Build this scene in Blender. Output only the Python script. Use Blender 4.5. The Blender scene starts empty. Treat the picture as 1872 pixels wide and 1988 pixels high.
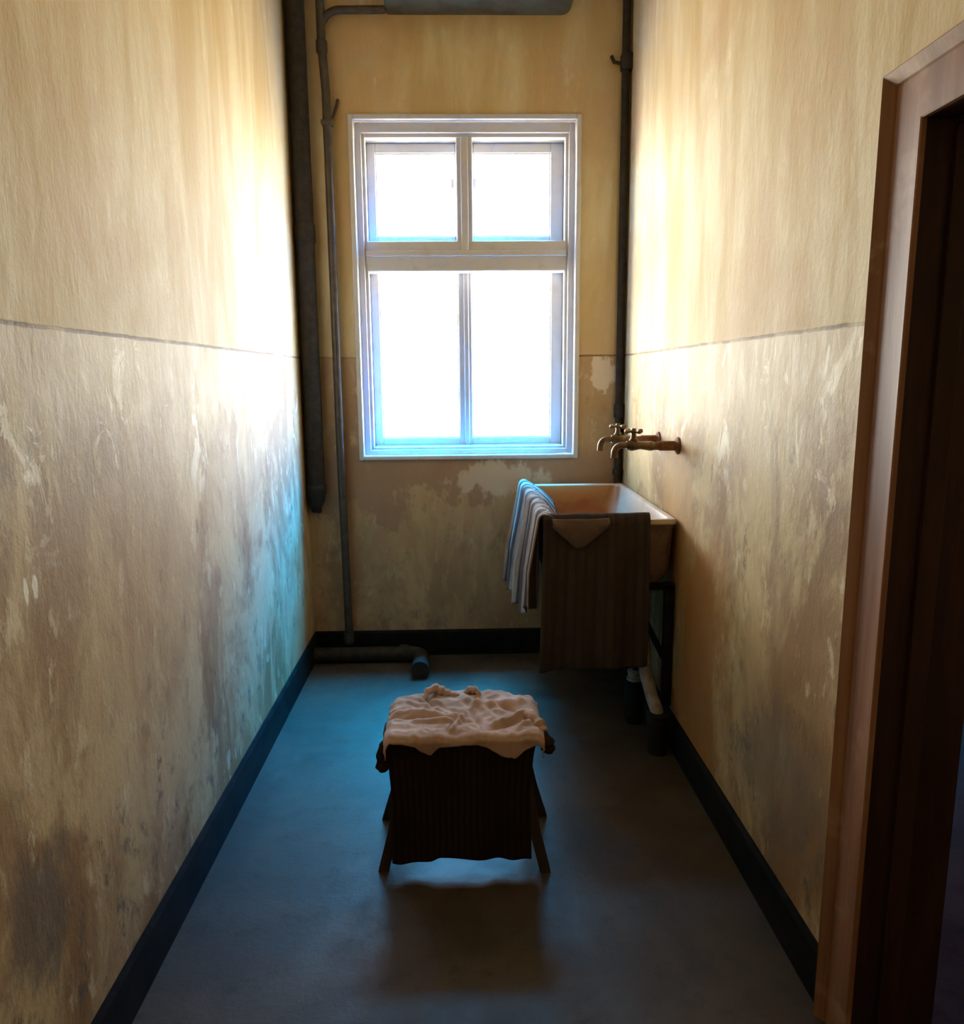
import bpy, bmesh, math, random
from mathutils import Vector, Matrix, noise as mnoise
random.seed(7)
S = bpy.context.scene
COL = S.collection

# ------------------------------------------------------------------ camera
YAW, PITCH, ROLL, FPX = 0.0255858, 0.1734205, -0.0088610, 1498.04
F = Vector((math.sin(YAW)*math.cos(PITCH), math.cos(YAW)*math.cos(PITCH), -math.sin(PITCH)))
RT = Vector((math.cos(YAW), -math.sin(YAW), 0)); UP = RT.cross(F)
CX = math.cos(ROLL)*RT + math.sin(ROLL)*UP
CU = -math.sin(ROLL)*RT + math.cos(ROLL)*UP
cam = bpy.data.cameras.new('camera'); cam_o = bpy.data.objects.new('camera', cam); COL.objects.link(cam_o)
cam.sensor_fit = 'HORIZONTAL'; cam.sensor_width = 36; cam.lens = 36*FPX/1872
cam.clip_start = .02
mt = Matrix.Identity(4)
for i in range(3):
    mt[i][0] = CX[i]; mt[i][1] = CU[i]; mt[i][2] = -F[i]
mt[2][3] = 1.5
cam_o.matrix_world = mt
S.camera = cam_o

# ------------------------------------------------------------------ sky, lamps, exposure
SKY = 30.0
w = bpy.data.worlds.new('sky'); S.world = w; w.use_nodes = True
nt = w.node_tree; nt.nodes.clear()
tc = nt.nodes.new('ShaderNodeTexCoord'); sx = nt.nodes.new('ShaderNodeSeparateXYZ')
ma = nt.nodes.new('ShaderNodeMath'); ma.operation = 'MULTIPLY_ADD'; ma.inputs[1].default_value = .5; ma.inputs[2].default_value = .5
rp = nt.nodes.new('ShaderNodeValToRGB'); bg = nt.nodes.new('ShaderNodeBackground'); wo = nt.nodes.new('ShaderNodeOutputWorld')
nt.links.new(tc.outputs['Generated'], sx.inputs[0]); nt.links.new(sx.outputs['Z'], ma.inputs[0])
nt.links.new(ma.outputs[0], rp.inputs[0]); nt.links.new(rp.outputs[0], bg.inputs[0]); nt.links.new(bg.outputs[0], wo.inputs[0])
# the sky is brightest far out to both sides
ab = nt.nodes.new('ShaderNodeMath'); ab.operation = 'ABSOLUTE'; nt.links.new(sx.outputs['X'], ab.inputs[0])
sd_ = nt.nodes.new('ShaderNodeMapRange'); sd_.interpolation_type = 'SMOOTHSTEP'
for k_, v_ in ((1, .55), (2, .95), (3, SKY), (4, SKY*1.25)): sd_.inputs[k_].default_value = v_
nt.links.new(ab.outputs[0], sd_.inputs[0]); nt.links.new(sd_.outputs[0], bg.inputs[1])
stops = [(-1, (.17, .125, .075)), (-.1, (.19, .155, .11)), (0.0, (.28, .275, .26)), (.26, (.28, .285, .30)), (.40, (.09, .095, .11)),
         (.56, (.03, .05, .085)), (.70, (.01, .18, .38)), (.81, (.0, .68, 1.5)), (.92, (.0, 1.2, 2.8)), (1, (.0, 1.4, 3.2))]   # ahead: white low down, blue overhead
stops2 = [(-1, (.17, .125, .075)), (-.1, (.22, .18, .13)), (0.0, (.28, .275, .26)), (.24, (.28, .28, .28)), (.36, (.09, .075, .06)),
          (.55, (.025, .02, .015)), (.72, (.01, .06, .12)), (.84, (.0, .45, 1.0)), (1, (.0, 1.3, 3.0))]                      # to the left: sky dimmed to keep the room's right side dark
stops3 = [(-1, (.17, .125, .075)), (-.1, (.22, .18, .13)), (0.0, (.30, .30, .30)), (.16, (.32, .33, .36)), (.36, (.09, .25, .70)),
          (.54, (.01, .42, 1.5)), (.75, (.0, .62, 2.2)), (1, (.0, 1.3, 3.2))]                                                # to the right: clear blue
def sky_ramp(st, lo=None, hi=None, under=None):
    n = nt.nodes.new('ShaderNodeValToRGB'); nt.links.new(ma.outputs[0], n.inputs[0]); c_ = n.color_ramp
    while len(c_.elements) < len(st): c_.elements.new(.5)
    for e, (z, c) in zip(c_.elements, st): e.position = z*.5+.5; e.color = (*c, 1)
    if under is None: return n.outputs[0]
    m_ = nt.nodes.new('ShaderNodeMapRange'); m_.interpolation_type = 'SMOOTHSTEP'
    m_.inputs[1].default_value = lo; m_.inputs[2].default_value = hi; nt.links.new(sx.outputs['X'], m_.inputs[0])
    x_ = nt.nodes.new('ShaderNodeMix'); x_.data_type = 'RGBA'
    nt.links.new(m_.outputs[0], x_.inputs[0]); nt.links.new(under, x_.inputs[6]); nt.links.new(n.outputs[0], x_.inputs[7])
    return x_.outputs[2]
nt.nodes.remove(rp)
sky_c = sky_ramp(stops2)
sky_c = sky_ramp(stops, -.22, .10, sky_c)
sky_c = sky_ramp(stops3, .28, .60, sky_c)
nt.links.new(sky_c, bg.inputs[0])

S.view_settings.view_transform = 'Standard'; S.view_settings.look = 'None'
S.view_settings.gamma = 1; S.view_settings.use_curve_mapping = False
S.view_settings.exposure = 2.33
S.cycles.max_bounces = 16; S.cycles.diffuse_bounces = 10; S.cycles.glossy_bounces = 6
S.cycles.transparent_max_bounces = 16

# room constants (metres)
XL, XR, D, H = -.812, .848, 4.054, 3.62
YB = -1.3            # wall behind the photographer
ZD = 1.603           # dado line
WT = .27             # outer wall thickness
PW = .17             # partition thickness
DX1 = 2.75           # far side of the adjoining room
DY0, DY1, DZ = .60, 1.468, 1.953   # clear door opening in the right wall
WX2 = 1.93           # offset of the adjoining room's window
WIN = (-.522, .598, 1.085, 2.752) # opening in the back wall

def portal(x0, x1, z0, z1, y):
    l = bpy.data.lights.new('sky_portal', 'AREA'); l.shape = 'RECTANGLE'; l.size = x1-x0; l.size_y = z1-z0
    l.cycles.is_portal = True
    o = bpy.data.objects.new('sky_portal', l); COL.objects.link(o)
    o.location = ((x0+x1)/2, y, (z0+z1)/2); o.rotation_euler = (math.radians(-90), 0, 0)
portal(-.5, .58, 1.1, 2.72, 4.33)
portal(-.5+WX2, .58+WX2, 1.1, 2.72, 4.33)

# ------------------------------------------------------------------ helpers
def link(name, verts, faces, mat, parent=None, smooth=False, uvs=None):
    me = bpy.data.meshes.new(name); me.from_pydata([tuple(v) for v in verts], [], faces); me.update()
    if uvs:
        ul = me.uv_layers.new(name='UVMap')
        for lp in me.loops: ul.data[lp.index].uv = uvs[lp.vertex_index]
    o = bpy.data.objects.new(name, me); COL.objects.link(o)
    if mat: me.materials.append(mat)
    if smooth:
        for p in me.polygons: p.use_smooth = True
    if parent: o.parent = parent
    return o

class MB:
    def __init__(s): s.bm = bmesh.new()
    def box(s, x0, x1, y0, y1, z0, z1, bev=0, seg=2):
        r = bmesh.ops.create_cube(s.bm, size=1); vs = r['verts']
        for v in vs:
            v.co = Vector(((x0+x1)/2+v.co.x*(x1-x0), (y0+y1)/2+v.co.y*(y1-y0), (z0+z1)/2+v.co.z*(z1-z0)))
        if bev:
            es = list({e for v in vs for e in v.link_edges})
            bmesh.ops.bevel(s.bm, geom=es, offset=bev, segments=seg, affect='EDGES', profile=.5)
        return s
    def tube(s, pts, r, seg=16, cap=True):
        pts = [Vector(p) for p in pts]
        rs = r if isinstance(r, (list, tuple)) else [r]*len(pts)
        rings = []; t0 = (pts[1]-pts[0]).normalized()
        n = t0.orthogonal().normalized()
        for i, p in enumerate(pts):
            if i == 0: t = (pts[1]-p)
            elif i == len(pts)-1: t = (p-pts[i-1])
            else: t = (pts[i+1]-p).normalized()+(p-pts[i-1]).normalized()
            t = t.normalized(); n = (n-t*n.dot(t)).normalized(); b = t.cross(n)
            rings.append([s.bm.verts.new(p+rs[i]*(math.cos(a)*n+math.sin(a)*b)) for a in [2*math.pi*k/seg for k in range(seg)]])
        for a, b in zip(rings, rings[1:]):
            for k in range(seg):
                s.bm.faces.new((a[k], a[(k+1) % seg], b[(k+1) % seg], b[k]))
        if cap:
            s.bm.faces.new(rings[0][::-1]); s.bm.faces.new(rings[-1])
        return s
    def loft(s, loops, cap0=False, cap1=False):
        rings = [[s.bm.verts.new(p) for p in lp] for lp in loops]; n = len(rings[0])
        for a, b in zip(rings, rings[1:]):
            for k in range(n): s.bm.faces.new((a[k], a[(k+1) % n], b[(k+1) % n], b[k]))
        if cap0: s.bm.faces.new(rings[0][::-1])
        if cap1: s.bm.faces.new(rings[-1])
        return s
    def poly(s, pts):
        s.bm.faces.new([s.bm.verts.new(p) for p in pts]); return s
    def prism(s, prof, p0, p1, shear0=None, shear1=None):
        # prof: list of 3D points at p0 ; swept to p1 offset
        a = [s.bm.verts.new(p) for p in p0]; b = [s.bm.verts.new(p) for p in p1]; n = len(a)
        for k in range(n): s.bm.faces.new((a[k], a[(k+1) % n], b[(k+1) % n], b[k]))
        s.bm.faces.new(a[::-1]); s.bm.faces.new(b); return s
    def obj(s, name, mat, parent=None, smooth=False):
        bmesh.ops.recalc_face_normals(s.bm, faces=s.bm.faces)
        me = bpy.data.meshes.new(name); s.bm.to_mesh(me); s.bm.free()
        o = bpy.data.objects.new(name, me); COL.objects.link(o); me.materials.append(mat)
        if parent: o.parent = parent
        if smooth:
            for p in me.polygons: p.use_smooth = True
            try: me.set_sharp_from_angle(angle=math.radians(42))
            except Exception: pass
        return o

def struct(o, label=None):
    o['kind'] = 'structure'
    if label: o['label'] = label
    return o
def empty(name, loc=(0, 0, 0)):
    o = bpy.data.objects.new(name, None); COL.objects.link(o); o.location = loc; o.empty_display_size = .1
    return o
def tag(o, label, cat, group=None):
    o['label'] = label; o['category'] = cat
    if group: o['group'] = group
    return o
def rebase(root):
    """children were built in room coordinates: keep them there under the root"""
    for c in root.children: c.matrix_parent_inverse = Matrix.Translation(-root.location)
def arc(c, r, a0, a1, u, v, n=8):
    c, u, v = Vector(c), Vector(u), Vector(v)
    return [c+r*(math.cos(a0+(a1-a0)*i/n)*u+math.sin(a0+(a1-a0)*i/n)*v) for i in range(n+1)]

# ------------------------------------------------------------------ materials
class NT:
    def __init__(s, name):
        s.m = bpy.data.materials.new(name); s.m.use_nodes = True; s.t = s.m.node_tree
        s.b = s.t.nodes['Principled BSDF']; s.tc = s.n('ShaderNodeTexCoord')
        s.obj = s.tc.outputs['Object']; s.xyz = s.n('ShaderNodeSeparateXYZ'); s.l(s.obj, s.xyz.inputs[0])
        s.x, s.y, s.z = s.xyz.outputs
    def n(s, t): return s.t.nodes.new(t)
    def l(s, a, b): s.t.links.new(a, b)
    def put(s, v, sock):
        if isinstance(v, (int, float)): sock.default_value = v
        elif isinstance(v, tuple): sock.default_value = v if len(v) == 4 else (*v, 1)
        else: s.l(v, sock)
    def math(s, op, a, b=0., c=0., clamp=False):
        n = s.n('ShaderNodeMath'); n.operation = op; n.use_clamp = clamp
        s.put(a, n.inputs[0]); s.put(b, n.inputs[1]); s.put(c, n.inputs[2]); return n.outputs[0]
    def noise(s, scale, detail=6, rough=.6, stretch=(1, 1, 1), off=(0, 0, 0), dist=0.):
        mp = s.n('ShaderNodeMapping'); s.l(s.obj, mp.inputs[0]); mp.inputs['Scale'].default_value = stretch
        mp.inputs['Location'].default_value = off
        n = s.n('ShaderNodeTexNoise'); s.l(mp.outputs[0], n.inputs['Vector']); n.inputs['Scale'].default_value = scale
        n.inputs['Detail'].default_value = detail; n.inputs['Roughness'].default_value = rough
        n.inputs['Distortion'].default_value = dist
        return n.outputs[0]
    def ramp(s, v, lo, hi, a=0., b=1., smooth=True):
        n = s.n('ShaderNodeMapRange'); n.interpolation_type = 'SMOOTHSTEP' if smooth else 'LINEAR'
        s.put(v, n.inputs[0]); n.inputs[1].default_value = lo; n.inputs[2].default_value = hi
        n.inputs[3].default_value = a; n.inputs[4].default_value = b; return n.outputs[0]
    def mix(s, f, a, b, mode='MIX'):
        n = s.n('ShaderNodeMix'); n.data_type = 'RGBA'; n.blend_type = mode
        s.put(f, n.inputs[0]); s.put(a, n.inputs[6]); s.put(b, n.inputs[7]); return n.outputs[2]
    def bump(s, h, strength=.3, dist=.01):
        n = s.n('ShaderNodeBump'); n.inputs['Strength'].default_value = strength; n.inputs['Distance'].default_value = dist
        s.put(h, n.inputs['Height']); s.l(n.outputs[0], s.b.inputs['Normal']); return s
    def out(s, col, rough=.6, spec=.5, metal=0.):
        s.put(col, s.b.inputs['Base Color']); s.put(rough, s.b.inputs['Roughness'])
        s.put(spec, s.b.inputs['Specular IOR Level']); s.put(metal, s.b.inputs['Metallic']); return s.m

def blob(T, u, v, cu, cv, ru, rv, soft=.35):
    """soft elliptical area on a wall, broken up by noise"""
    a = T.math('DIVIDE', T.math('SUBTRACT', u, cu), ru); b = T.math('DIVIDE', T.math('SUBTRACT', v, cv), rv)
    d = T.math('SQRT', T.math('ADD', T.math('MULTIPLY', a, a), T.math('MULTIPLY', b, b)))
    nz = T.noise(max(5, min(45, .9/min(ru, rv))), 8, .7, (1, 1, .6), (cu*7, cv*5, 3))
    d = T.math('ADD', d, T.math('MULTIPLY', T.math('SUBTRACT', nz, .5), 3.0))
    return T.ramp(d, 1-soft, 1+soft, 1., 0.)

def plaster(name, side):
    T = NT(name)
    u = T.x if side == 'back' else T.y
    streak = T.noise(3.2, 7, .6, (1.6, 1.6, .28), (3, 1, 2), .4)
    patch = T.noise(1.5, 8, .62, (1, 1, .7), (1, 5, 2), .3)
    fine = T.noise(16, 8, .7, (1, 1, .45))
    grain = T.noise(55, 5, .7, (1, 1, .6))
    # upper wall: worn cream distemper
    up = T.mix(T.ramp(streak, .38, .66), (.56, .42, .215), (.70, .60, .39))
    up = T.mix(T.ramp(patch, .48, .64, 0, .75), up, (.56, .39, .22))
    up = T.mix(T.math('MULTIPLY', T.ramp(fine, .55, .72, 0, .5), T.ramp(streak, .45, .6)), up, (.84, .79, .66))
    # lower wall: darker oil paint, scuffed and peeling
    lp = T.noise(2.6, 9, .68, (1, 1, .55), (7, 3, 1), .5)
    lo = T.mix(T.ramp(lp, .42, .60), (.29, .165, .062), (.54, .40, .19))
    lo = T.mix(T.ramp(patch, .46, .64, 0, .6), lo, (.49, .35, .19))
    lo = T.mix(T.ramp(fine, .55, .66, 0, .75), lo, (.64, .53, .32))
    lo = T.mix(T.math('MULTIPLY', T.ramp(streak, .56, .68), .6), lo, (.27, .16, .07))
    lo = T.mix(T.ramp(T.noise(9, 8, .75, (1, 1, .6), (2, 2, 9)), .57, .67, 0, .8), lo, (.17, .11, .05))
    clean = T.ramp(T.math('ADD', T.z, T.math('MULTIPLY', T.math('SUBTRACT', T.noise(5, 7, .7, (1, 1, .5), (6, 2, 6)), .5), 1.1)), 1.30, 1.46)
    lo = T.mix(T.math('MULTIPLY', clean, .72), lo, T.mix(T.ramp(streak, .38, .66), (.50, .37, .19), (.60, .48, .28)))
    # pale flakes just below the line
    fl = T.math('MULTIPLY', T.ramp(T.noise(8, 7, .7, (1, 1, .55), (5, 5, 5), 1.0), .57, .63),
                T.ramp(T.math('ABSOLUTE', T.math('SUBTRACT', T.z, 1.42)), .1, .35, 1., 0.))
    lo = T.mix(T.math('MULTIPLY', fl, .8), lo, (.80, .72, .55))
    # damp speckle towards the floor
    mould = T.math('MULTIPLY', T.ramp(T.noise(15, 7, .75, (1, 1, .6), (9, 1, 4)), .53, .66), T.ramp(T.z, .15, .95, .9, .12))
    if side == 'left': mould = T.math('MULTIPLY', mould, T.ramp(T.y, 2.7, 3.3, 1., .25))
    lo = T.mix(mould, lo, (.13, .11, .085))
    if side == 'back':
        lo = T.mix(.45, lo, (.44, .30, .19))
        red = T.math('MULTIPLY', T.ramp(T.math('ADD', T.z, T.math('MULTIPLY', T.math('SUBTRACT', T.noise(4, 7, .65, (1, 1, .7)), .5), .9)), .80, .84),
                     T.ramp(T.z, 1.02, 1.18, .75, .15))
        lo = T.mix(red, lo, (.33, .20, .13))
        wht = T.math('MULTIPLY', blob(T, u, T.z, .2, .97, .22, .09, .2), .7)
        lo = T.mix(wht, lo, (.64, .55, .42))
        wht = blob(T, u, T.z, .73, 1.52, .055, .09, .1)
        lo = T.mix(wht, lo, (.72, .62, .52))
    if side == 'right':
        st = blob(T, u, T.z, 2.98, .98, .22, .34)
        lo = T.mix(T.math('MULTIPLY', st, .75), lo, (.44, .25, .08))
        st = blob(T, u, T.z, 2.66, .45, .26, .45)
        lo = T.mix(T.math('MULTIPLY', st, .9), lo, (.38, .17, .045))
        st = blob(T, u, T.z, 1.93, .40, .26, .20)
        lo = T.mix(T.math('MULTIPLY', st, .6), lo, (.20, .17, .13))
    if side == 'left':
        st = blob(T, u, T.z, 1.9, 1.0, .45, .4)
        lo = T.mix(T.math('MULTIPLY', st, .5), lo, (.36, .235, .11))
        st = blob(T, u, T.z, 1.33, .50, .10, .12)
        lo = T.mix(T.math('MULTIPLY', st, .75), lo, (.15, .12, .08))
        ck = T.math('MAXIMUM', blob(T, u, T.z, 1.408, 1.115, .008, .022, .2), blob(T, u, T.z, 1.438, 1.115, .008, .022, .2))
        lo = T.mix(T.math('MULTIPLY', ck, .9), lo, (.80, .74, .58))
    zl = T.math('ADD', T.z, T.math('MULTIPLY', T.math('SUBTRACT', T.noise(7, 5, .7), .5), .012))
    col = T.mix(T.ramp(zl, ZD-.003, ZD+.003), lo, up)
    line = T.ramp(T.math('ABSOLUTE', T.math('SUBTRACT', zl, ZD)), .002, .0065, 1., 0.)
    line = T.math('MULTIPLY', line, T.ramp(T.noise(6, 4, .6, off=(4, 4, 4)), .3, .55, .35, .9))
    col = T.mix(line, col, (.17, .10, .045))
    h = T.math('ADD', T.math('MULTIPLY', patch, .6), T.math('ADD', T.math('MULTIPLY', fine, .5), T.math('MULTIPLY', grain, .18)))
    h = T.math('SUBTRACT', h, T.math('MULTIPLY', line, .3))
    T.bump(h, .28, .02)
    rough = T.mix(T.ramp(T.z, ZD-.01, ZD+.01), (.62,)*3, (.72,)*3)
    r = T.n('ShaderNodeSeparateColor'); T.l(rough, r.inputs[0])
    rr = T.math('ADD', r.outputs[0], T.math('MULTIPLY', T.math('SUBTRACT', fine, .5), .3))
    return T.out(col, rr, .28)

def simple(name, c1, c2=None, rough=.5, scale=12, spec=.5, bump=0., metal=0., stretch=(1, 1, 1), lo=.4, hi=.62):
    T = NT(name); nz = T.noise(scale, 7, .65, stretch)
    col = T.mix(T.ramp(nz, lo, hi), c1, c2 or c1)
    if bump: T.bump(nz, bump, .005)
    return T.out(col, rough, spec, metal)

M_LEFT, M_RIGHT, M_BACK = plaster('plaster_left', 'left'), plaster('plaster_right', 'right'), plaster('plaster_back', 'back')
M_CEIL = simple('ceiling_limewash', (.62, .58, .47), (.50, .46, .36), .8, 3)
M_BASE = simple('black_skirting_paint', (.005, .005, .005), (.013, .012, .011), .62, 9, .12, .2)
M_WPAINT = simple('window_white_paint', (.56, .56, .59), (.48, .48, .50), .4, 14, .5, .1, lo=.5, hi=.75)
M_REVEAL = simple('outer_reveal_plaster', (.30, .30, .30), (.24, .24, .24), .85, 8, .2)
M_PIPE = simple('dark_iron_pipe_paint', (.026, .023, .020), (.045, .034, .027), .6, 25, .2, .2)
M_PIPE2 = simple('grey_brown_pipe_paint', (.075, .058, .045), (.045, .034, .028), .45, 20, .5, .2)
M_BLACK = simple('black_iron', (.008, .008, .008), (.018, .015, .013), .6, 30, .2, .25)
M_RUST = simple('rusty_iron', (.15, .06, .03), (.28, .13, .07), .75, 40, .3, .6)
M_BRASS = simple('tarnished_brass', (.20, .13, .07), (.11, .07, .04), .32, 40, .5, .3, metal=.75)
M_LEAD = simple('dull_lead_pipe', (.36, .34, .31), (.22, .20, .18), .5, 20, .5, .2)
M_TANK = simple('tank_paint', (.10, .11, .085), (.07, .065, .05), .5, 8, .4, .2)
M_WOODD = simple('dark_bench_wood', (.035, .022, .013), (.06, .036, .02), .55, 30, .4, .3, stretch=(1, 1, .1))

def casing_mat():
    T = NT('brown_door_paint')
    g = T.noise(18, 7, .6, (1, 1, .06)); p = T.noise(7, 6, .6)
    c = T.mix(T.ramp(g, .35, .65), (.21, .095, .045), (.33, .17, .09))
    c = T.mix(T.ramp(p, .56, .68, 0, .6), c, (.42, .27, .17))
    T.bump(g, .25, .004)
    return T.out(c, .52, .3)
M_CASE = casing_mat()
M_JAMB = simple('dark_brown_jamb_paint', (.030, .013, .008), (.05, .022, .012), .5, 20, .3, .2, stretch=(1, 1, .1))

def floor_mat(name, a, b, c, matt=0.):
    T = NT(name)
    n1 = T.noise(2.2, 8, .62, dist=.4); n2 = T.noise(9, 8, .7); n3 = T.noise(60, 4, .6)
    col = T.mix(T.ramp(n1, .4, .62), a, b)
    col = T.mix(T.ramp(n2, .55, .7, 0, .6), col, c)
    T.bump(T.math('ADD', n2, T.math('MULTIPLY', n3, .25)), .25, .01)
    return T.out(col, T.ramp(n2, .35, .7, .40+matt, .55+matt), .4-matt)
M_FLOOR = floor_mat('worn_dark_floor', (.052, .040, .030), (.080, .062, .046), (.032, .022, .015))
M_FLOOR2 = floor_mat('dark_red_floor', (.016, .003, .003), (.024, .005, .004), (.008, .002, .002), .32)

def glass_mat():
    m = bpy.data.materials.new('window_glass'); m.use_nodes = True; t = m.node_tree; t.nodes.clear()
    o = t.nodes.new('ShaderNodeOutputMaterial'); a = t.nodes.new('ShaderNodeBsdfTransparent'); g = t.nodes.new('ShaderNodeBsdfGlossy')
    g.inputs['Roughness'].default_value = .03; a.inputs[0].default_value = (.94, .97, .97, 1)
    x = t.nodes.new('ShaderNodeMixShader'); fr = t.nodes.new('ShaderNodeFresnel'); fr.inputs[0].default_value = 1.45
    gm = t.nodes.new('ShaderNodeNewGeometry'); sb = t.nodes.new('ShaderNodeMath'); sb.operation = 'MULTIPLY'
    iv = t.nodes.new('ShaderNodeMath'); iv.operation = 'SUBTRACT'; iv.inputs[0].default_value = 1
    t.links.new(gm.outputs['Backfacing'], iv.inputs[1]); t.links.new(fr.outputs[0], sb.inputs[0]); t.links.new(iv.outputs[0], sb.inputs[1])
    t.links.new(sb.outputs[0], x.inputs[0]); t.links.new(a.outputs[0], x.inputs[1]); t.links.new(g.outputs[0], x.inputs[2])
    t.links.new(x.outputs[0], o.inputs[0]); return m
M_GLASS = glass_mat()

def cloth_mat(name, a, b, stripes=0, c=None, duty=.5, weave=True, dirt=(.2, .12, .07)):
    T = NT(name)
    n = T.noise(9, 6, .6); col = T.mix(T.ramp(n, .4, .62), a, b)
    if stripes:
        uv = T.n('ShaderNodeSeparateXYZ'); T.l(T.tc.outputs['UV'], uv.inputs[0])
        f = T.math('FRACT', T.math('MULTIPLY', uv.outputs[0], stripes))
        st = T.ramp(T.math('ABSOLUTE', T.math('SUBTRACT', f, .5)), duty*.5-.04, duty*.5+.04, 1., 0.)
        col = T.mix(st, col, c)
    col = T.mix(T.ramp(T.noise(5, 7, .6, off=(3, 3, 3)), .55, .72, 0, .45), col, dirt)
    T.bump(T.noise(240, 3, .6), .3, .002)
    return T.out(col, .92, .15)
M_SHIRT = cloth_mat('faded_linen', (.56, .40, .33), (.44, .30, .23), dirt=(.30, .18, .12))
M_DARK = cloth_mat('dark_wool', (.024, .014, .008), (.032, .019, .011), 22, (.021, .012, .007), .5, dirt=(.03, .02, .012))
M_STRIPE = cloth_mat('striped_ticking', (.34, .275, .24), (.27, .21, .18), 13, (.085, .060, .055), .48)
M_FRONT = cloth_mat('grey_brown_ticking', (.060, .047, .038), (.050, .037, .031), 11, (.044, .035, .031), .4, dirt=(.04, .028, .022))

def enamel():
    T = NT('chipped_enamel')
    n = T.noise(5, 7, .6, dist=.5); n2 = T.noise(22, 7, .7)
    col = T.mix(T.ramp(n, .42, .65), (.58, .50, .40), (.48, .37, .27))
    inside = T.math('MULTIPLY', T.ramp(T.y, 3.86, 3.93), T.math('LESS_THAN', T.z, .938))      # rusty end wall of the trough
    nr = T.math('ADD', n, T.math('MULTIPLY', T.math('SUBTRACT', T.z, .86), -1.5))
    col = T.mix(T.math('MULTIPLY', inside, .97), col, T.mix(T.ramp(nr, .35, .65), (.36, .14, .035), (.27, .05, .008)))
    low = T.math('MULTIPLY', T.math('LESS_THAN', T.z, .93), T.ramp(T.math('ADD', T.z, T.math('MULTIPLY', n, -.2)), .64, .76, 1., 0.))
    col = T.mix(T.math('MULTIPLY', low, .75), col, (.34, .13, .045))
    col = T.mix(T.ramp(n2, .62, .7, 0, .7), col, (.25, .13, .07))
    return T.out(col, .3, .5)
M_ENAMEL = enamel()
M_SINKOUT = simple('sink_outer_face', (.22, .15, .11), (.14, .10, .075), .6, 12, .4, .3)

# ------------------------------------------------------------------ room shell
struct(MB().box(XL-.2, XR+PW/2, YB-.2, D+.01, -.12, 0).obj('floor', M_FLOOR), 'worn dark painted floor with a blue sheen')
struct(MB().box(XR+PW/2, DX1+.2, YB-.2, D+.01, -.12, 0).obj('floor', M_FLOOR2), 'dark red floor beyond the doorway')
struct(MB().box(XL-.2, DX1+.2, YB-.2, D+WT, H, H+.15).obj('ceiling', M_CEIL))
struct(MB().box(XL-.25, XL, YB-.2, D, 0, H).obj('wall_left', M_LEFT), 'stained ochre left wall with a dado line')
struct(MB().box(XL, DX1, YB-.2, YB, 0, H).obj('wall_front', M_BACK))
struct(MB().box(DX1, DX1+.2, YB-.2, D, 0, H).obj('wall_right', M_RIGHT))
m = MB()
m.box(XR, XR+PW, YB, DY0-.022, 0, H); m.box(XR, XR+PW, DY1+.022, D, 0, H); m.box(XR, XR+PW, DY0-.022, DY1+.022, DZ+.022, H)
struct(m.obj('wall_right', M_RIGHT), 'stained ochre right wall holding the doorway')
x0, x1, z0, z1 = WIN
m = MB(); Y0, Y1 = D, D+WT
xs = [XL-.25, x0, x1, x0+WX2, x1+WX2, DX1+.2]
m.box(xs[0], xs[1], Y0, Y1, 0, H); m.box(xs[2], xs[3], Y0, Y1, 0, H); m.box(xs[4], xs[5], Y0, Y1, 0, H)
for a, b in ((xs[1], xs[2]), (xs[3], xs[4])):
    m.box(a, b, Y0, Y1, 0, z0); m.box(a, b, Y0, Y1, z1, H)
struct(m.obj('wall_back', M_BACK), 'back wall around the bright window, peeling below')

def baseboard(name, pts, lab):
    # pts: footprint start/end along wall with inward normal
    (ax, ay), (bx, by), (nx, ny) = pts
    t, h = .014, .141
    prof = [(0, 0), (t, 0), (t, h-.012), (t-.007, h), (0, h)]
    A = [(ax+nx*p, ay+ny*p, q) for p, q in prof]; B = [(bx+nx*p, by+ny*p, q) for p, q in prof]
    return struct(MB().prism(None, A, B).obj(name, M_BASE), lab)
baseboard('baseboard_left', ((XL, YB), (XL, D), (1, 0)), 'black skirting along the left wall')
baseboard('baseboard_back', ((XL, D), (XR, D), (0, -1)), 'black skirting below the window')
baseboard('baseboard_right', ((XR, DY1+.117), (XR, D), (-1, 0)), 'black skirting along the right wall')
baseboard('baseboard_right', ((XR, YB), (XR, DY0-.117), (-1, 0)), 'black skirting nearer than the doorway')

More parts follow.
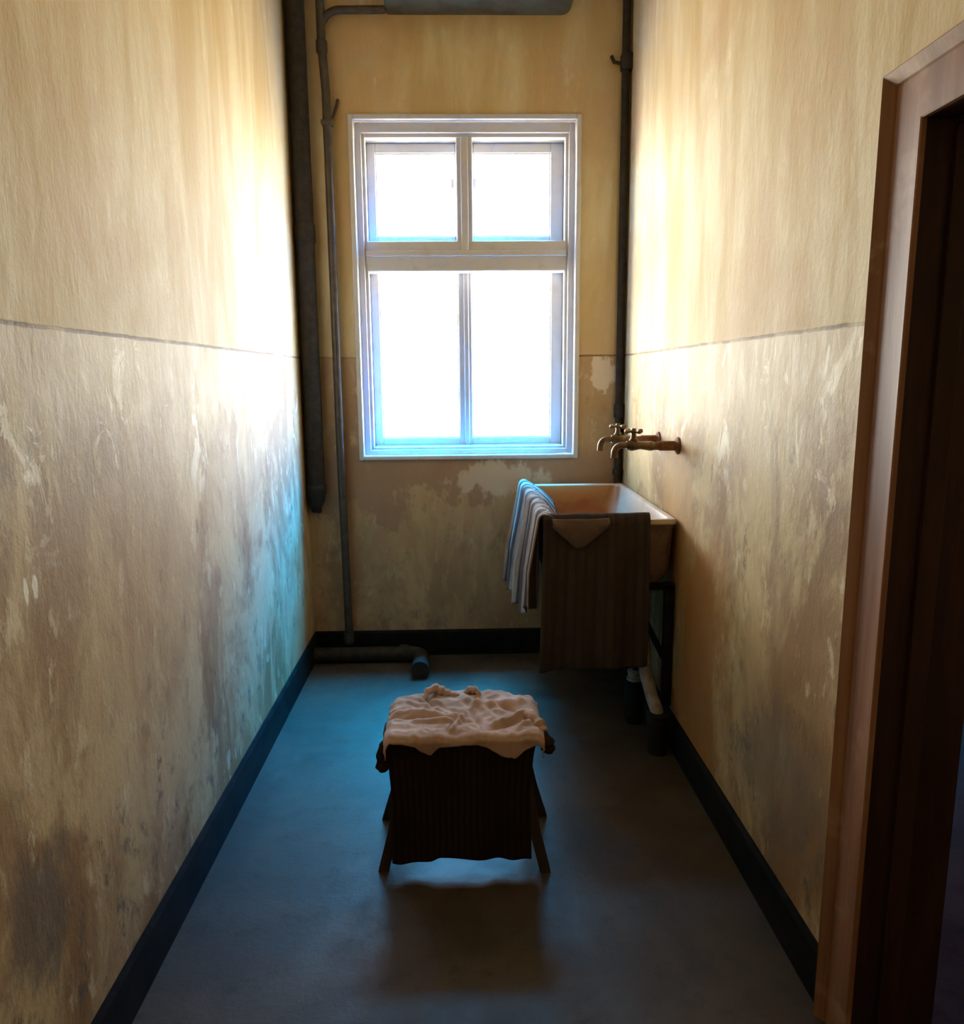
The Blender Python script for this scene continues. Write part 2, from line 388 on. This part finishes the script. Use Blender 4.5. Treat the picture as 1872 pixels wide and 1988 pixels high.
# ------------------------------------------------------------------ windows
def ring(m, a0, a1, c0, c1, wd, y0, y1, bev=.004):
    """four mitre-less bars: outer a0..a1 x c0..c1, bar width wd=(left,right,bottom,top)"""
    l, r, b, t = wd
    m.box(a0, a0+l, y0, y1, c0, c1, bev); m.box(a1-r, a1, y0, y1, c0, c1, bev)
    m.box(a0+l, a1-r, y0, y1, c0, c0+b, bev); m.box(a0+l, a1-r, y0, y1, c1-t, c1, bev)
def window(name, dx, lab):
    root = empty(name, (dx+.038, D, z0)); struct(root, lab)
    P = lambda m, n, mt=M_WPAINT: m.obj(n, mt, root)
    # lip standing proud of the plaster
    m = MB(); ring(m, x0-.014+dx, x1+.014+dx, z0-.012, z1+.014, (.026, .026, .024, .026), D-.014, D+.03, .006); P(m, 'architrave')
    # inner frame, stepped
    m = MB(); ring(m, x0+.012+dx, x1-.012+dx, z0+.012, z1-.012, (.032, .032, .026, .05), D+.028, D+.085, .005)
    ring(m, x0+.040+dx, x1-.040+dx, z0+.034, z1-.058, (.020, .020, .018, .022), D+.045, D+.09, .004)
    P(m, 'frame')
    # box lining between inner frame and sashes
    i0, i1, k0, k1 = x0+.052+dx, x1-.052+dx, z0+.046, z1-.076
    m = MB(); ring(m, i0-.02, i1+.02, k0-.02, k1+.02, (.022, .022, .022, .022), D+.085, D+.30, .001); P(m, 'lining', M_REVEAL)
    # mullion and transom on the frame
    m = MB(); m.box(-.010+dx, .072+dx, D+.05, D+.143, 2.12, z1-.074, .006); m.box(.012+dx, .050+dx, D+.036, D+.052, 2.13, z1-.076, .006); P(m, 'mullion')
    m = MB(); m.box(i0-.002, i1+.002, D+.045, D+.143, 2.032, 2.182, .008); m.box(i0-.002, i1+.002, D+.03, D+.05, 2.105, 2.135, .006); P(m, 'transom')
    ys0, ys1 = D+.145, D+.19
    k = (ys0)/D
    def sash(a, b, c, d, pa, pb, pc, pd, nm='sash'):
        m = MB(); ring(m, a, b, c, d, (pa-a, b-pb, pc-c, d-pd), ys0, ys1, .005)
        ring(m, pa-.012, pb+.012, pc-.012, pd+.012, (.018, .018, .018, .018), ys0+.008, ys0+.025, .003)
        s = P(m, nm)
        MB().box(pa-.004, pb+.004, ys0+.024, ys0+.028, pc-.004, pd+.004).obj('pane', M_GLASS, s)
        return s
    q = lambda z: 1.5+(z-1.5)*k
    cxm = .031*k+dx
    tz = q(2.165)-.005
    sash(i0+.002, cxm-.001, tz-.02, k1-.002, -.408*k+dx, -.014*k+dx, q(2.194), q(2.588))
    sash(cxm+.001, i1-.002, tz-.02, k1-.002, .075*k+dx, .459*k+dx, q(2.194), q(2.588))
    lz = q(2.10)-.008
    a = sash(i0+.002, cxm-.001, k0+.002, lz, -.408*k+dx, -.008*k+dx, q(1.186), q(2.018))
    b = sash(cxm+.001, i1-.002, k0+.002, lz, .060*k+dx, .466*k+dx, q(1.186), q(2.018))
    # astragal over the meeting stiles, small catches
    m = MB(); m.box(cxm-.012, cxm+.014, ys0-.012, ys0+.004, k0+.01, lz-.01, .005); P(m, 'astragal')
    for xx in (-.028, .082):
        m = MB(); m.box(xx*k-.008+dx, xx*k+.008+dx, ys0-.02, ys0+.002, 2.45, 2.50, .004); P(m, 'catch', M_WPAINT)
    m = MB(); m.box(i0+.01, i1-.01, D+.085, D+.147, k0-.004, k0+.008, .003); P(m, 'sill', M_REVEAL)
    rebase(root); return root
window('window_1', 0, 'white four-pane window of the washroom, glaring with daylight')
window('window_2', WX2, 'window of the adjoining room')
# outside ledges of the outer wall
for dx, n in ((0, 'trim_1'), (WX2, 'trim_2')):
    struct(MB().box(x0-.05+dx, x1+.05+dx, D+.305, D+WT+.06, z0-.05, z0-.003, .006).obj(n, M_REVEAL))

# ------------------------------------------------------------------ doorway
def door():
    root = empty('door_1', (XR, (DY0+DY1)/2, 0)); struct(root, 'brown-painted door frame in the right wall')
    # casing profile across width w (0 at clear opening, outward) and projection p from wall
    prof = [(0, .002), (0, .011), (.003, .013), (.086, .013), (.090, .017), (.113, .030), (.116, .028), (.117, 0), (.022, 0)]
    Zt, hz = DZ, .93
    def cs(y, sign):   # vertical casing beside the opening
        A = [(XR-p, y+sign*w_, 0) for w_, p in prof]; B = [(XR-p, y+sign*w_, Zt+w_*hz) for w_, p in prof]
        MB().prism(None, A, B).obj('side_casing', M_CASE, root)
    cs(DY1, 1); cs(DY0, -1)
    A = [(XR-p, DY1+w_, Zt+w_*hz) for w_, p in prof]; B = [(XR-p, DY0-w_, Zt+w_*hz) for w_, p in prof]
    MB().prism(None, A, B).obj('head_casing', M_CASE, root)
    for a, b, c in ((DY1, DY1+.022, -1), (DY0-.022, DY0, 1)):
        m = MB(); m.box(XR-.002, XR+PW+.012, a, b, 0, DZ, .002); f = a if c < 0 else b
        m.obj('jamb', M_JAMB, root)
        MB().box(XR+.05, XR+.09, min(f, f+c*.014), max(f, f+c*.014), 0, DZ-.014, .003).obj('door_stop', M_JAMB, root)
    MB().box(XR-.002, XR+PW+.012, DY0-.022, DY1+.022, DZ, DZ+.022, .002).obj('head_jamb', M_JAMB, root)
    MB().box(XR+.05, XR+.09, DY0, DY1, DZ-.014, DZ, .003).obj('door_stop', M_JAMB, root)
    rebase(root)
door()

# ------------------------------------------------------------------ pipes
def collar(m, x, y, z, r, h=.03): m.tube([(x, y, z-h/2), (x, y, z-h/2+.004), (x, y, z+h/2-.004), (x, y, z+h/2)], [r*.94, r, r, r*.94], 20)
def thick_pipe():
    x, y, r = -.757, D-.062, .046
    root = empty('drain_pipe', (x, y, .80))
    tag(root, 'thick dark pipe in the left corner, ending above the floor', 'pipe')
    path = [(x, y, H-.002), (x, y, .90)] + [Vector((x, y, .90))+Vector((-.004*i, .004*i, -.018*i)) for i in range(1, 6)]
    MB().tube(path, [r]*3+[r*.9, r*.75, r*.55, r*.3], 24).obj('pipe', M_PIPE, root, True)
    for zc, hc in ((.93, .05), (2.2, .09), (3.3, .09)): m = MB(); collar(m, x, y, zc, r*1.12, hc); m.obj('collar', M_PIPE, root, True)
    m = MB(); m.box(x-.012, x+.012, y+.03, D, .80, .90, .004); m.obj('wall_hook', M_PIPE, root)
    rebase(root)
thick_pipe()
def thin_pipe():
    x, y, r = -.628, D-.045, .021
    root = empty('supply_pipe', (x, y, .09))
    tag(root, 'thin brown pipe running down left of the window', 'pipe')
    MB().tube([(x-.012, y, H-.002), (x-.012, y, 3.05), (x, y, 2.85), (x, y, 1.2), (x+.006, y, .4), (x+.008, y, .085)], r, 20).obj('pipe', M_PIPE2, root, True)
    br = [(x-.012, y, 3.04)] + arc((x+.078, y, 3.12), .09, math.pi, math.pi/2, (1, 0, 0), (0, 0, 1), 8) + [(-.335, y, 3.212)]
    MB().tube(br, .018, 18).obj('branch', M_PIPE2, root, True)
    for xc, zc in ((x-.012, 3.05), (x+.007, .12)): m = MB(); collar(m, xc, y, zc, .027, .055); m.obj('collar', M_PIPE2, root, True)
    m = MB(); m.tube([(x+.02, y+.005, 2.72), (x+.045, y+.03, 2.80), (x+.05, D-.009, 2.83)], .007, 10); m.box(x-.028, x+.028, y-.026, y+.026, 2.70, 2.725, .006)
    m.obj('bracket', M_PIPE2, root, True)
    rebase(root)
thin_pipe()
def floor_pipe():
    yy, r = D-.098, .040
    root = empty('floor_pipe', (-.5, yy, 0)); tag(root, 'dark horizontal pipe along the floor below the window', 'pipe')
    path = [(XL+.002, yy, r+.002), (-.30, yy, r+.002)] + arc((-.30, yy-.075, r+.002), .075, math.pi/2, 0, (1, 0, 0), (0, 1, 0), 8) + [(-.225, 3.715, r+.002)]
    MB().tube(path, r, 22).obj('pipe', M_PIPE, root, True)
    MB().tube([(-.225, 3.775, r+.005), (-.225, 3.70, r+.005)], .046, 22).obj('socket', M_PIPE, root, True)
    MB().tube([(-.345, yy, r+.005), (-.30, yy, r+.005)], .046, 22).obj('socket', M_PIPE, root, True)
    rebase(root)
floor_pipe()
def right_pipe():
    x, y, r = .822, D-.025, .020
    root = empty('corner_pipe', (x, y, .02)); tag(root, 'dark pipe in the right corner, passing down behind the sink', 'pipe')
    MB().tube([(x-.004, y, H-.002), (x, y, 1.5), (x, y, .02)], r, 20).obj('pipe', M_PIPE, root, True)
    m = MB(); m.tube([(x-.02, y, 2.985), (x-.06, y, 2.992), (x-.075, y, 3.02)], .009, 10); m.box(x-.027, x+.027, y-.027, y+.027, 2.955, 3.03, .006)
    m.obj('bracket', M_PIPE, root, True)
    for zc, hc in ((1.32, .07), (1.0, .03)): m = MB(); collar(m, x, y, zc, .027, hc); m.obj('collar', M_PIPE, root, True)
    rebase(root)
right_pipe()
def tank():
    root = empty('water_tank', (.12, D-.11, 3.215)); tag(root, 'dark long tank high on the back wall above the window', 'tank')
    def loop(y, g=0):
        xa, xb, za, zb, r = -.335+g, .555-g, 3.208+g, 3.50-g, .05-g*.5
        pts = []
        for cx, cz, a in ((xb-r, za+r, -90), (xb-r, zb-r, 0), (xa+r*.3, zb-r*.3, 90), (xa+r*.3, za+r*.3, 180)):
            rr_ = r if cx > 0 else r*.3
            for k in range(7):
                t = math.radians(a+15*k); pts.append((cx+rr_*math.cos(t), y, cz+rr_*math.sin(t)))
        return pts
    MB().loft([loop(D-.002), loop(D-.17), loop(D-.18, .01)], True, True).obj('body', M_TANK, root, True)
    m = MB(); m.box(-.33, .53, D-.19, D-.165, 3.485, 3.515, .006); m.obj('rim', M_TANK, root)
    rebase(root)
tank()

# ------------------------------------------------------------------ sink
def rr(xa, xb, ya, yb, r, z, n=6):
    pts = []
    for cx, cy, a in ((xb-r, ya+r, -90), (xb-r, yb-r, 0), (xa+r, yb-r, 90), (xa+r, ya+r, 180)):
        for k in range(n+1):
            t = math.radians(a+90*k/n); pts.append((cx+r*math.cos(t), cy+r*math.sin(t), z))
    return pts
SX0, SX1, SY0, SY1, SZ = .318, .836, 2.935, 3.985, .946
def sink():
    root = empty('sink', (.58, 3.45, 0)); tag(root, 'deep rust-stained trough sink on the right wall under two taps', 'sink')
    L = []
    L.append(rr(SX0+.035, SX1-.03, SY0+.05, SY1-.04, .06, .68))
    L.append(rr(SX0+.008, SX1-.008, SY0+.022, SY1-.01, .05, .73))
    L.append(rr(SX0+.006, SX1-.006, SY0+.014, SY1-.006, .028, .90))
    L.append(rr(SX0+.004, SX1-.004, SY0+.010, SY1-.004, .022, .925))
    MB().loft(L, True, False).obj('outer_shell', M_SINKOUT, root, True)
    L = [rr(SX0+.003, SX1-.003, SY0+.008, SY1-.003, .022, .922), rr(SX0, SX1, SY0, SY1, .018, .928), rr(SX0, SX1, SY0, SY1, .018, .940),
         rr(SX0+.004, SX1-.004, SY0+.004, SY1-.004, .016, SZ), rr(SX0+.018, SX1-.018, SY0+.018, SY1-.018, .03, SZ),
         rr(SX0+.024, SX1-.024, SY0+.024, SY1-.024, .045, .94), rr(SX0+.032, SX1-.034, SY0+.034, SY1-.034, .075, .86),
         rr(SX0+.045, SX1-.05, SY0+.06, SY1-.055, .10, .76), rr(SX0+.07, SX1-.075, SY0+.09, SY1-.085, .10, .715), rr(SX0+.12, SX1-.12, SY0+.16, SY1-.16, .08, .705)]
    MB().loft(L, False, True).obj('basin', M_ENAMEL, root, True)
    # iron brackets under the trough: post on the wall, shelf bar and strut
    for y in (2.985, 3.80):
        m = MB(); m.box(.808, .846, y-.018, y+.018, .16, .68, .004); m.box(.40, .846, y-.018, y+.018, .652, .677, .004)
        m.tube([(.70, y, .66), (.735, y, .52), (.815, y, .36)], .013, 10)
        m.obj('bracket', M_BLACK, root, True)
    MB().tube([(.58, 3.5, .704), (.58, 3.5, .712)], .03, 20).obj('plughole', M_BLACK, root, True)
    rebase(root)
sink()
def drain():
    root = empty('waste_pipe', (.772, 2.88, 0)); tag(root, 'pale waste pipe dropping from the sink into a black floor socket', 'pipe')
    x, y = .772, 2.885
    MB().tube([(x, y, 0), (x, y, .13), (x, y, .135), (x, y, .165), (x, y, .168)], [.040, .040, .046, .046, .038], 24).obj('floor_socket', M_BLACK, root, True)
    pth = [(.745, 3.05, .678), (.744, 3.05, .50), (.742, 3.02, .38), (.748, 3.0, .28), (.762, 2.95, .21), (.771, 2.90, .17), (.772, 2.886, .13)]
    MB().tube(pth, .026, 18).obj('pipe', M_LEAD, root, True)
    rebase(root)
    root = empty('bottle_trap', (.742, 3.18, 0)); tag(root, 'black upright cylinder with pale cap on the floor beneath the sink', 'drain trap')
    x, y = .742, 3.17
    MB().tube([(x, y, 0), (x, y, .02), (x, y, .185), (x, y, .195)], [.036, .042, .042, .030], 24).obj('body', M_BLACK, root, True)
    MB().tube([(x, y, .195), (x, y, .205), (x, y, .21), (x, y, .235), (x, y, .24)], [.036, .036, .028, .034, .024], 20).obj('cap', M_LEAD, root, True)
    MB().tube([(x, y, .24), (x, y, .678)], .012, 12).obj('stem', M_BLACK, root, True)
    rebase(root)
drain()
def tap(y, label):
    z = 1.228
    root = empty('tap', (XR, y, z)); tag(root, label, 'tap', 'taps over the sink')
    X = XR
    MB().tube([(X, y, z), (X-.006, y, z), (X-.012, y, z), (X-.014, y, z)], [.034, .034, .026, .018], 20).obj('flange', M_RUST, root, True)
    MB().tube([(X-.01, y, z), (X-.075, y, z), (X-.08, y, z), (X-.10, y, z)], [.019, .019, .016, .015], 18).obj('pipe', M_RUST, root, True)
    m = MB()
    m.tube([(X-.095, y, z), (X-.11, y, z), (X-.15, y, z+.003), (X-.185, y, z+.004), (X-.205, y, z+.004)], [.016, .019, .015, .023, .016], 18)
    m.tube([(X-.178, y, z), (X-.178, y, z+.028), (X-.178, y, z+.032), (X-.178, y, z+.055)], [.017, .016, .011, .009], 16)
    m.obj('valve_body', M_BRASS, root, True)
    sp = [(X-.20, y, z+.004), (X-.222, y, z+.004)] + arc((X-.222, y, z-.026), .030, math.pi/2, math.pi, (1, 0, 0), (0, 0, 1), 8) + [(X-.252, y, z-.045)]
    MB().tube(sp, [.013]*(len(sp)-1)+[.0145], 14).obj('spout', M_BRASS, root, True)
    m = MB()
    zz = z+.058
    m.tube([(X-.178, y, zz-.008), (X-.178, y, zz+.012)], [.012, .008], 12)
    for k in range(4):
        a = math.radians(25+90*k); d = Vector((math.cos(a), math.sin(a), 0)); c = Vector((X-.178, y, zz))
        m.tube([c+d*.004, c+d*.024, c+d*.028, c+d*.038, c+d*.041], [.006, .005, .0085, .0085, .004], 10)
    m.obj('cross_handle', M_BRASS, root, True)
    rebase(root)
tap(2.995, 'nearer brass tap with cross handle and rusty wall flange')
tap(3.30, 'farther brass tap with cross handle, beyond the near tap')

# ------------------------------------------------------------------ cloth
def cloth(name, fn, nu, nv, mat, parent=None, thick=.004, levels=0):
    V, UV = [], []
    for j in range(nv+1):
        for i in range(nu+1):
            u, v = i/nu, j/nv
            V.append(Vector(fn(u, v))); UV.append((u, v))
    Fc = [(j*(nu+1)+i, j*(nu+1)+i+1, (j+1)*(nu+1)+i+1, (j+1)*(nu+1)+i) for j in range(nv) for i in range(nu)]
    o = link(name, V, Fc, mat, parent, True, UV)
    s = o.modifiers.new('thickness', 'SOLIDIFY'); s.thickness = thick; s.offset = 0
    if levels:
        b = o.modifiers.new('smooth', 'SUBSURF'); b.levels = levels; b.render_levels = levels
    return o
def interp(tab, t):
    if t <= tab[0][0]: return tab[0][1]
    for (a, va), (b, vb) in zip(tab, tab[1:]):
        if t <= b:
            k = (t-a)/(b-a); return va+(vb-va)*k
    return tab[-1][1]
def nz(x, y, z=0, s=1.): return mnoise.noise(Vector((x*s, y*s, z)))
def ridge(x, y, z=0, s=1.): return 1-2*abs(mnoise.noise(Vector((x*s, y*s, z))))

# garment over the left rim of the sink
def side_drape(u, v):
    y = SY0-.012+u*(SY1-.01-SY0+.006)
    hem = interp([(0, .60), (.12, .57), (.3, .50), (.55, .47), (.8, .455), (1, .45)], u)+.012*math.sin(u*19)
    inside = .15+.03*math.sin(u*7)
    # path: inside basin -> over rim -> down outside
    Lin, top, out = inside, .055, .965-hem
    Lt = Lin+top+out; s = v*Lt
    if s < Lin:
        k = s/Lin; x = .343+(1-k)*(.045+.075*u); z = .961-(1-k)**1.4*.11-.012*(1-k)*math.sin(u*26)
    elif s < Lin+top:
        k = (s-Lin)/top; a = math.pi*k; x = .327+.017*math.cos(a)-.002; z = .955+.016*math.sin(a)
    else:
        k = (s-Lin-top)/out; x = .306-.012*k; z = .955-k*out
    if s >= Lin+top*.4:
        k = max(0, (s-Lin-top*.4)/(out+top*.6))
        amp = .006+.030*min(1, k*1.6)
        f = math.sin(u*44+1.2*math.sin(u*9)+k*.8)*.6+math.sin(u*23+2+k)*.5
        x -= amp*(1+f)*.75+.035*k*u
        y += .010*math.cos(u*44)*k
        z += .006*f*(1-k)
    else:
        x += .010*(1+math.sin(u*30))*.6
    z += .006*nz(u*8, v*6, 1)
    return (x, y, z)
sd = cloth('striped_jacket', side_drape, 150, 60, M_STRIPE, thick=.005)
tag(sd, 'pale striped garment slung in folds over the left rim of the sink', 'garment')

# garment hanging down the near end of the sink
def front_drape(u, v):
    xa, xb = .312, .728
    hem = interp([(0, .345), (.1, .35), (.5, .352), (.9, .352), (1, .36)], u)
    Lin, top = .03, .05; out = .955-hem; Lt = Lin+top+out; s = v*Lt
    wdt = interp([(0, .0), (.3, .0), (1, .012)], v)
    x = xa-wdt-.012*v+u*(xb-xa+wdt+.012*v)
    if s < Lin: y = SY0+.030; z = .955-(Lin-s)+.004
    elif s < Lin+top:
        k = (s-Lin)/top; a = math.pi*k; y = SY0+.012+.018*math.cos(a); z = .957+.014*math.sin(a)
    else:
        k = (s-Lin-top)/out; y = SY0-.010-.006*k; z = .957-k*out
        f = math.sin(u*21+.6*math.sin(u*5+k*2))*.5+math.sin(u*11+1)*.5
        y -= (.004+.020*min(1, k*1.4))*(1+f)*.7
        x += .006*math.cos(u*21)*k
    z += .004*nz(u*6, v*5, 3)
    y -= .004*(1+nz(u*9, v*4, 7))
    return (x, y, z)
fdr = empty('hanging_coat', (.5, SY0-.02, .35)); tag(fdr, 'dark coat hanging down the near end of the sink almost to the floor', 'garment')
cloth('body', front_drape, 90, 60, M_FRONT, fdr, .006)
def collar_fn(u, v):
    # pointed collar flap turned down below the rim
    x = .345+u*.22; tip = interp([(0, .03), (.42, .115), (.55, .11), (1, .03)], u)
    z = .958-v*tip; y = SY0-.030-.012*math.sin(v*math.pi)-.006*v-.003*math.sin(u*12)
    return (x, y, z)
cloth('collar', collar_fn, 30, 12, cloth_mat('collar_cloth', (.16, .11, .085), (.12, .085, .07)), fdr, .005)
rebase(fdr)

# ------------------------------------------------------------------ stool and its clothes
SEATZ = .428
def stool():
    root = empty('stool', (0, 2.31, 0)); tag(root, 'low dark wooden stool with splayed legs in the middle of the floor', 'stool')
    m = MB(); m.box(-.215, .205, 2.20, 2.44, SEATZ-.030, SEATZ, .006); m.obj('seat', M_WOODD, root)
    tops = [(-.185, 2.225), (.175, 2.225), (-.185, 2.415), (.175, 2.415)]
    feet = [(-.258, 2.172), (.240, 2.148), (-.275, 2.455), (.262, 2.455)]
    for (a, b), (c, d) in zip(tops, feet):
        def sq(x, y, z, h, g): return [(x-h, y-g, z), (x+h, y-g, z), (x+h, y+g, z), (x-h, y+g, z)]
        L = []
        for k in (0, .35, .7, 1):
            bend = .012*math.sin(k*math.pi)*(-1 if a > 0 else 1)
            L.append(sq(a+(c-a)*k+bend, b+(d-b)*k, (SEATZ-.03)*(1-k), .019-.003*k, .017-.003*k))
        m = MB().loft(L, True, True); m.obj('leg', M_WOODD, root)
    m = MB(); m.box(-.225, -.205, 2.21, 2.43, .17, .20, .003); m.obj('stretcher', M_WOODD, root)
    m = MB(); m.box(.190, .210, 2.21, 2.43, .17, .20, .003); m.obj('stretcher', M_WOODD, root)
    m = MB(); m.box(-.19, .18, 2.212, 2.228, .345, .40, .003); m.box(-.19, .18, 2.412, 2.428, .345, .40, .003); m.obj('apron', M_WOODD, root)
    rebase(root)
stool()

def wrap(s, a, r, lean=0.):
    """unrolled coordinate s; flat up to a, then a quarter bend of radius r, then straight down"""
    sg = 1 if s >= 0 else -1; s = abs(s)
    if s <= a: return sg*s, 0
    q = r*math.pi/2
    if s <= a+q:
        t = (s-a)/r; return sg*(a+r*math.sin(t)), r*(1-math.cos(t))
    d = s-a-q; return sg*(a+r+lean*d), r+d
# dark trousers / skirt: lies on the seat and falls in front
def dark_front(u, v):
    s = (u-.5)*2
    hx = interp([(0, .235), (.15, .235), (.35, .218), (.6, .208), (1, .212)], v)
    x = -.015+s*hx
    hem = interp([(0, .040), (.15, .036), (.28, .040), (.34, .050), (.6, .044), (.85, .040), (1, .042)], u)
    Ls, Lt = .10, .44-hem; L = Ls+Lt; d = v*L
    if d < Ls: y = 2.27-d; z = SEATZ+.006
    else:
        r = .016; q = r*math.pi/2; e = d-Ls+.03-.03
        if e < q: t = e/r; y = 2.17-r*math.sin(t)+.005; z = SEATZ+.006-r*(1-math.cos(t))
        else: y = 2.159; z = SEATZ+.006-r-(e-q)*(SEATZ+.006-r-hem)/(Lt-q)
    k = max(0, (v-.25)/.75)
    f = math.sin(u*24+math.sin(u*7)*1.3)*.5+math.sin(u*13+k)*.5
    y -= .010*k*(1+f)
    return (x+.004*nz(u*4, v*6, 2)*k, y, z)
dk = empty('dark_garment', (0, 2.16, .04)); tag(dk, 'dark garment hanging down the front of the stool to the floor', 'garment')
cloth('body', dark_front, 90, 70, M_DARK, dk, .008)
# its two sleeves bunched over the ends of the seat
def sleeve(pts, rad, seedv):
    m = MB(); P = []
    for i in range(len(pts)-1):
        for k in range(5):
            P.append(Vector(pts[i]).lerp(Vector(pts[i+1]), k/5))
    P.append(Vector(pts[-1])); n = len(P)
    R = [interp([(i/(len(rad)-1), r) for i, r in enumerate(rad)], i/(n-1))*(1+.13*math.sin(i*1.7+seedv)) for i in range(n)]
    return m.tube(P, R, 20)
sleeve([(-.20, 2.22, .425), (-.235, 2.19, .42), (-.248, 2.165, .395), (-.250, 2.16, .35), (-.247, 2.162, .335)], [.012, .016, .019, .020, .012], 1).obj('sleeve', M_DARK, dk, True)
sleeve([(.19, 2.22, .432), (.225, 2.18, .432), (.243, 2.16, .418), (.248, 2.158, .396), (.246, 2.16, .385)], [.012, .018, .023, .020, .012], 2).obj('sleeve', M_DARK, dk, True)
rebase(dk)

# pale shirt crumpled on top
HEM = [(-.262, .030), (-.225, .016), (-.165, .020), (-.10, .052), (-.075, .030), (-.03, .020), (.03, .024), (.07, .034), (.11, .058), (.15, .068), (.175, .048), (.215, .028), (.26, .03)]
def crease(x, y, ax, ay, bx, by, wd, h):
    """soft ridge (h>0) or groove (h<0) along a segment"""
    dx, dy = bx-ax, by-ay; L2 = dx*dx+dy*dy
    t = max(0, min(1, ((x-ax)*dx+(y-ay)*dy)/L2)); d = math.hypot(x-ax-dx*t, y-ay-dy*t)
    return h*math.exp(-(d/wd)**2)*(.6+.4*math.sin(math.pi*t))
CR = [(-.24, 2.30, .0, 2.27, .012, .012), (-.22, 2.265, -.03, 2.255, .008, -.010), (-.15, 2.24, .02, 2.235, .010, .010),
      (-.055, 2.17, .0, 2.30, .007, -.016), (-.04, 2.17, .012, 2.29, .008, .012), (.02, 2.30, .05, 2.19, .010, -.012),
      (.05, 2.33, .20, 2.36, .020, .018), (.09, 2.36, .16, 2.30, .009, -.018), (.10, 2.20, .22, 2.28, .013, .018),
      (.08, 2.17, .16, 2.22, .010, -.012), (.17, 2.18, .24, 2.25, .010, .014), (.0, 2.40, .06, 2.30, .016, .014),
      (-.13, 2.42, -.10, 2.33, .010, -.014), (-.16, 2.40, -.08, 2.36, .012, .012), (-.20, 2.38, -.05, 2.31, .010, .008),
      (.19, 2.22, .245, 2.20, .008, -.010)]
def shirt(u, v):
    s = (u-.5)*2*.262; a, r = .212, .022
    x, dz1 = wrap(s, a, r, .05)
    fh = interp(HEM, s)
    t0, t1 = 2.462-.085*abs(s/.262)**2.6+.008*nz(s*14, 0, 9), 2.146-fh-.008
    t = t0+(t1-t0)*v
    if t >= 2.152: y, dz2 = t, 0
    else:
        o, dz2 = wrap(2.152-t, 0, .020); y = 2.152-o
    z = SEATZ+.018
    px, py = s, max(t, 2.15)
    h = 0
    for c in CR: h += crease(px, py, *c)
    h += .006*ridge(px, py, 2, 11)+.005*ridge(px, py, 8, 24)
    h *= 1.25
    if dz2 > .012: y -= max(0, h)*.6
    elif dz1 > .012: x += .5*h*(1 if x > 0 else -1)
    return (x-.004, y, max(z+h-dz1-dz2, z-.004-dz1-dz2))
sh = empty('shirt', (0, 2.3, SEATZ)); tag(sh, 'crumpled pale shirt spread over the top of the stool', 'shirt')
cloth('body', shirt, 130, 90, M_SHIRT, sh, .004)
def neck(pts, r, name='collar'):
    P = [Vector(p) for p in pts]; m = MB(); Q = []
    for i in range(len(P)-1):
        for k in range(4): Q.append(P[i].lerp(P[i+1], k/4))
    Q.append(P[-1])
    m.tube(Q, [r*(.45+.55*math.sin(math.pi*i/(len(Q)-1)))*(1+.18*math.sin(i*1.9)) for i in range(len(Q))], 14)
    return m.obj(name, M_SHIRT, sh, True)
neck([(-.135, 2.40, .452), (-.125, 2.43, .470), (-.095, 2.445, .476), (-.070, 2.435, .466), (-.045, 2.425, .458), (-.020, 2.43, .456)], .015)
neck([(.0, 2.435, .458), (.015, 2.44, .470), (.035, 2.435, .470), (.05, 2.42, .458)], .013)
sleeve([(.17, 2.27, .455), (.205, 2.235, .462), (.225, 2.20, .455), (.236, 2.18, .438)], [.012, .018, .019, .014], 3).obj('cuff', M_SHIRT, sh, True)
rebase(sh)
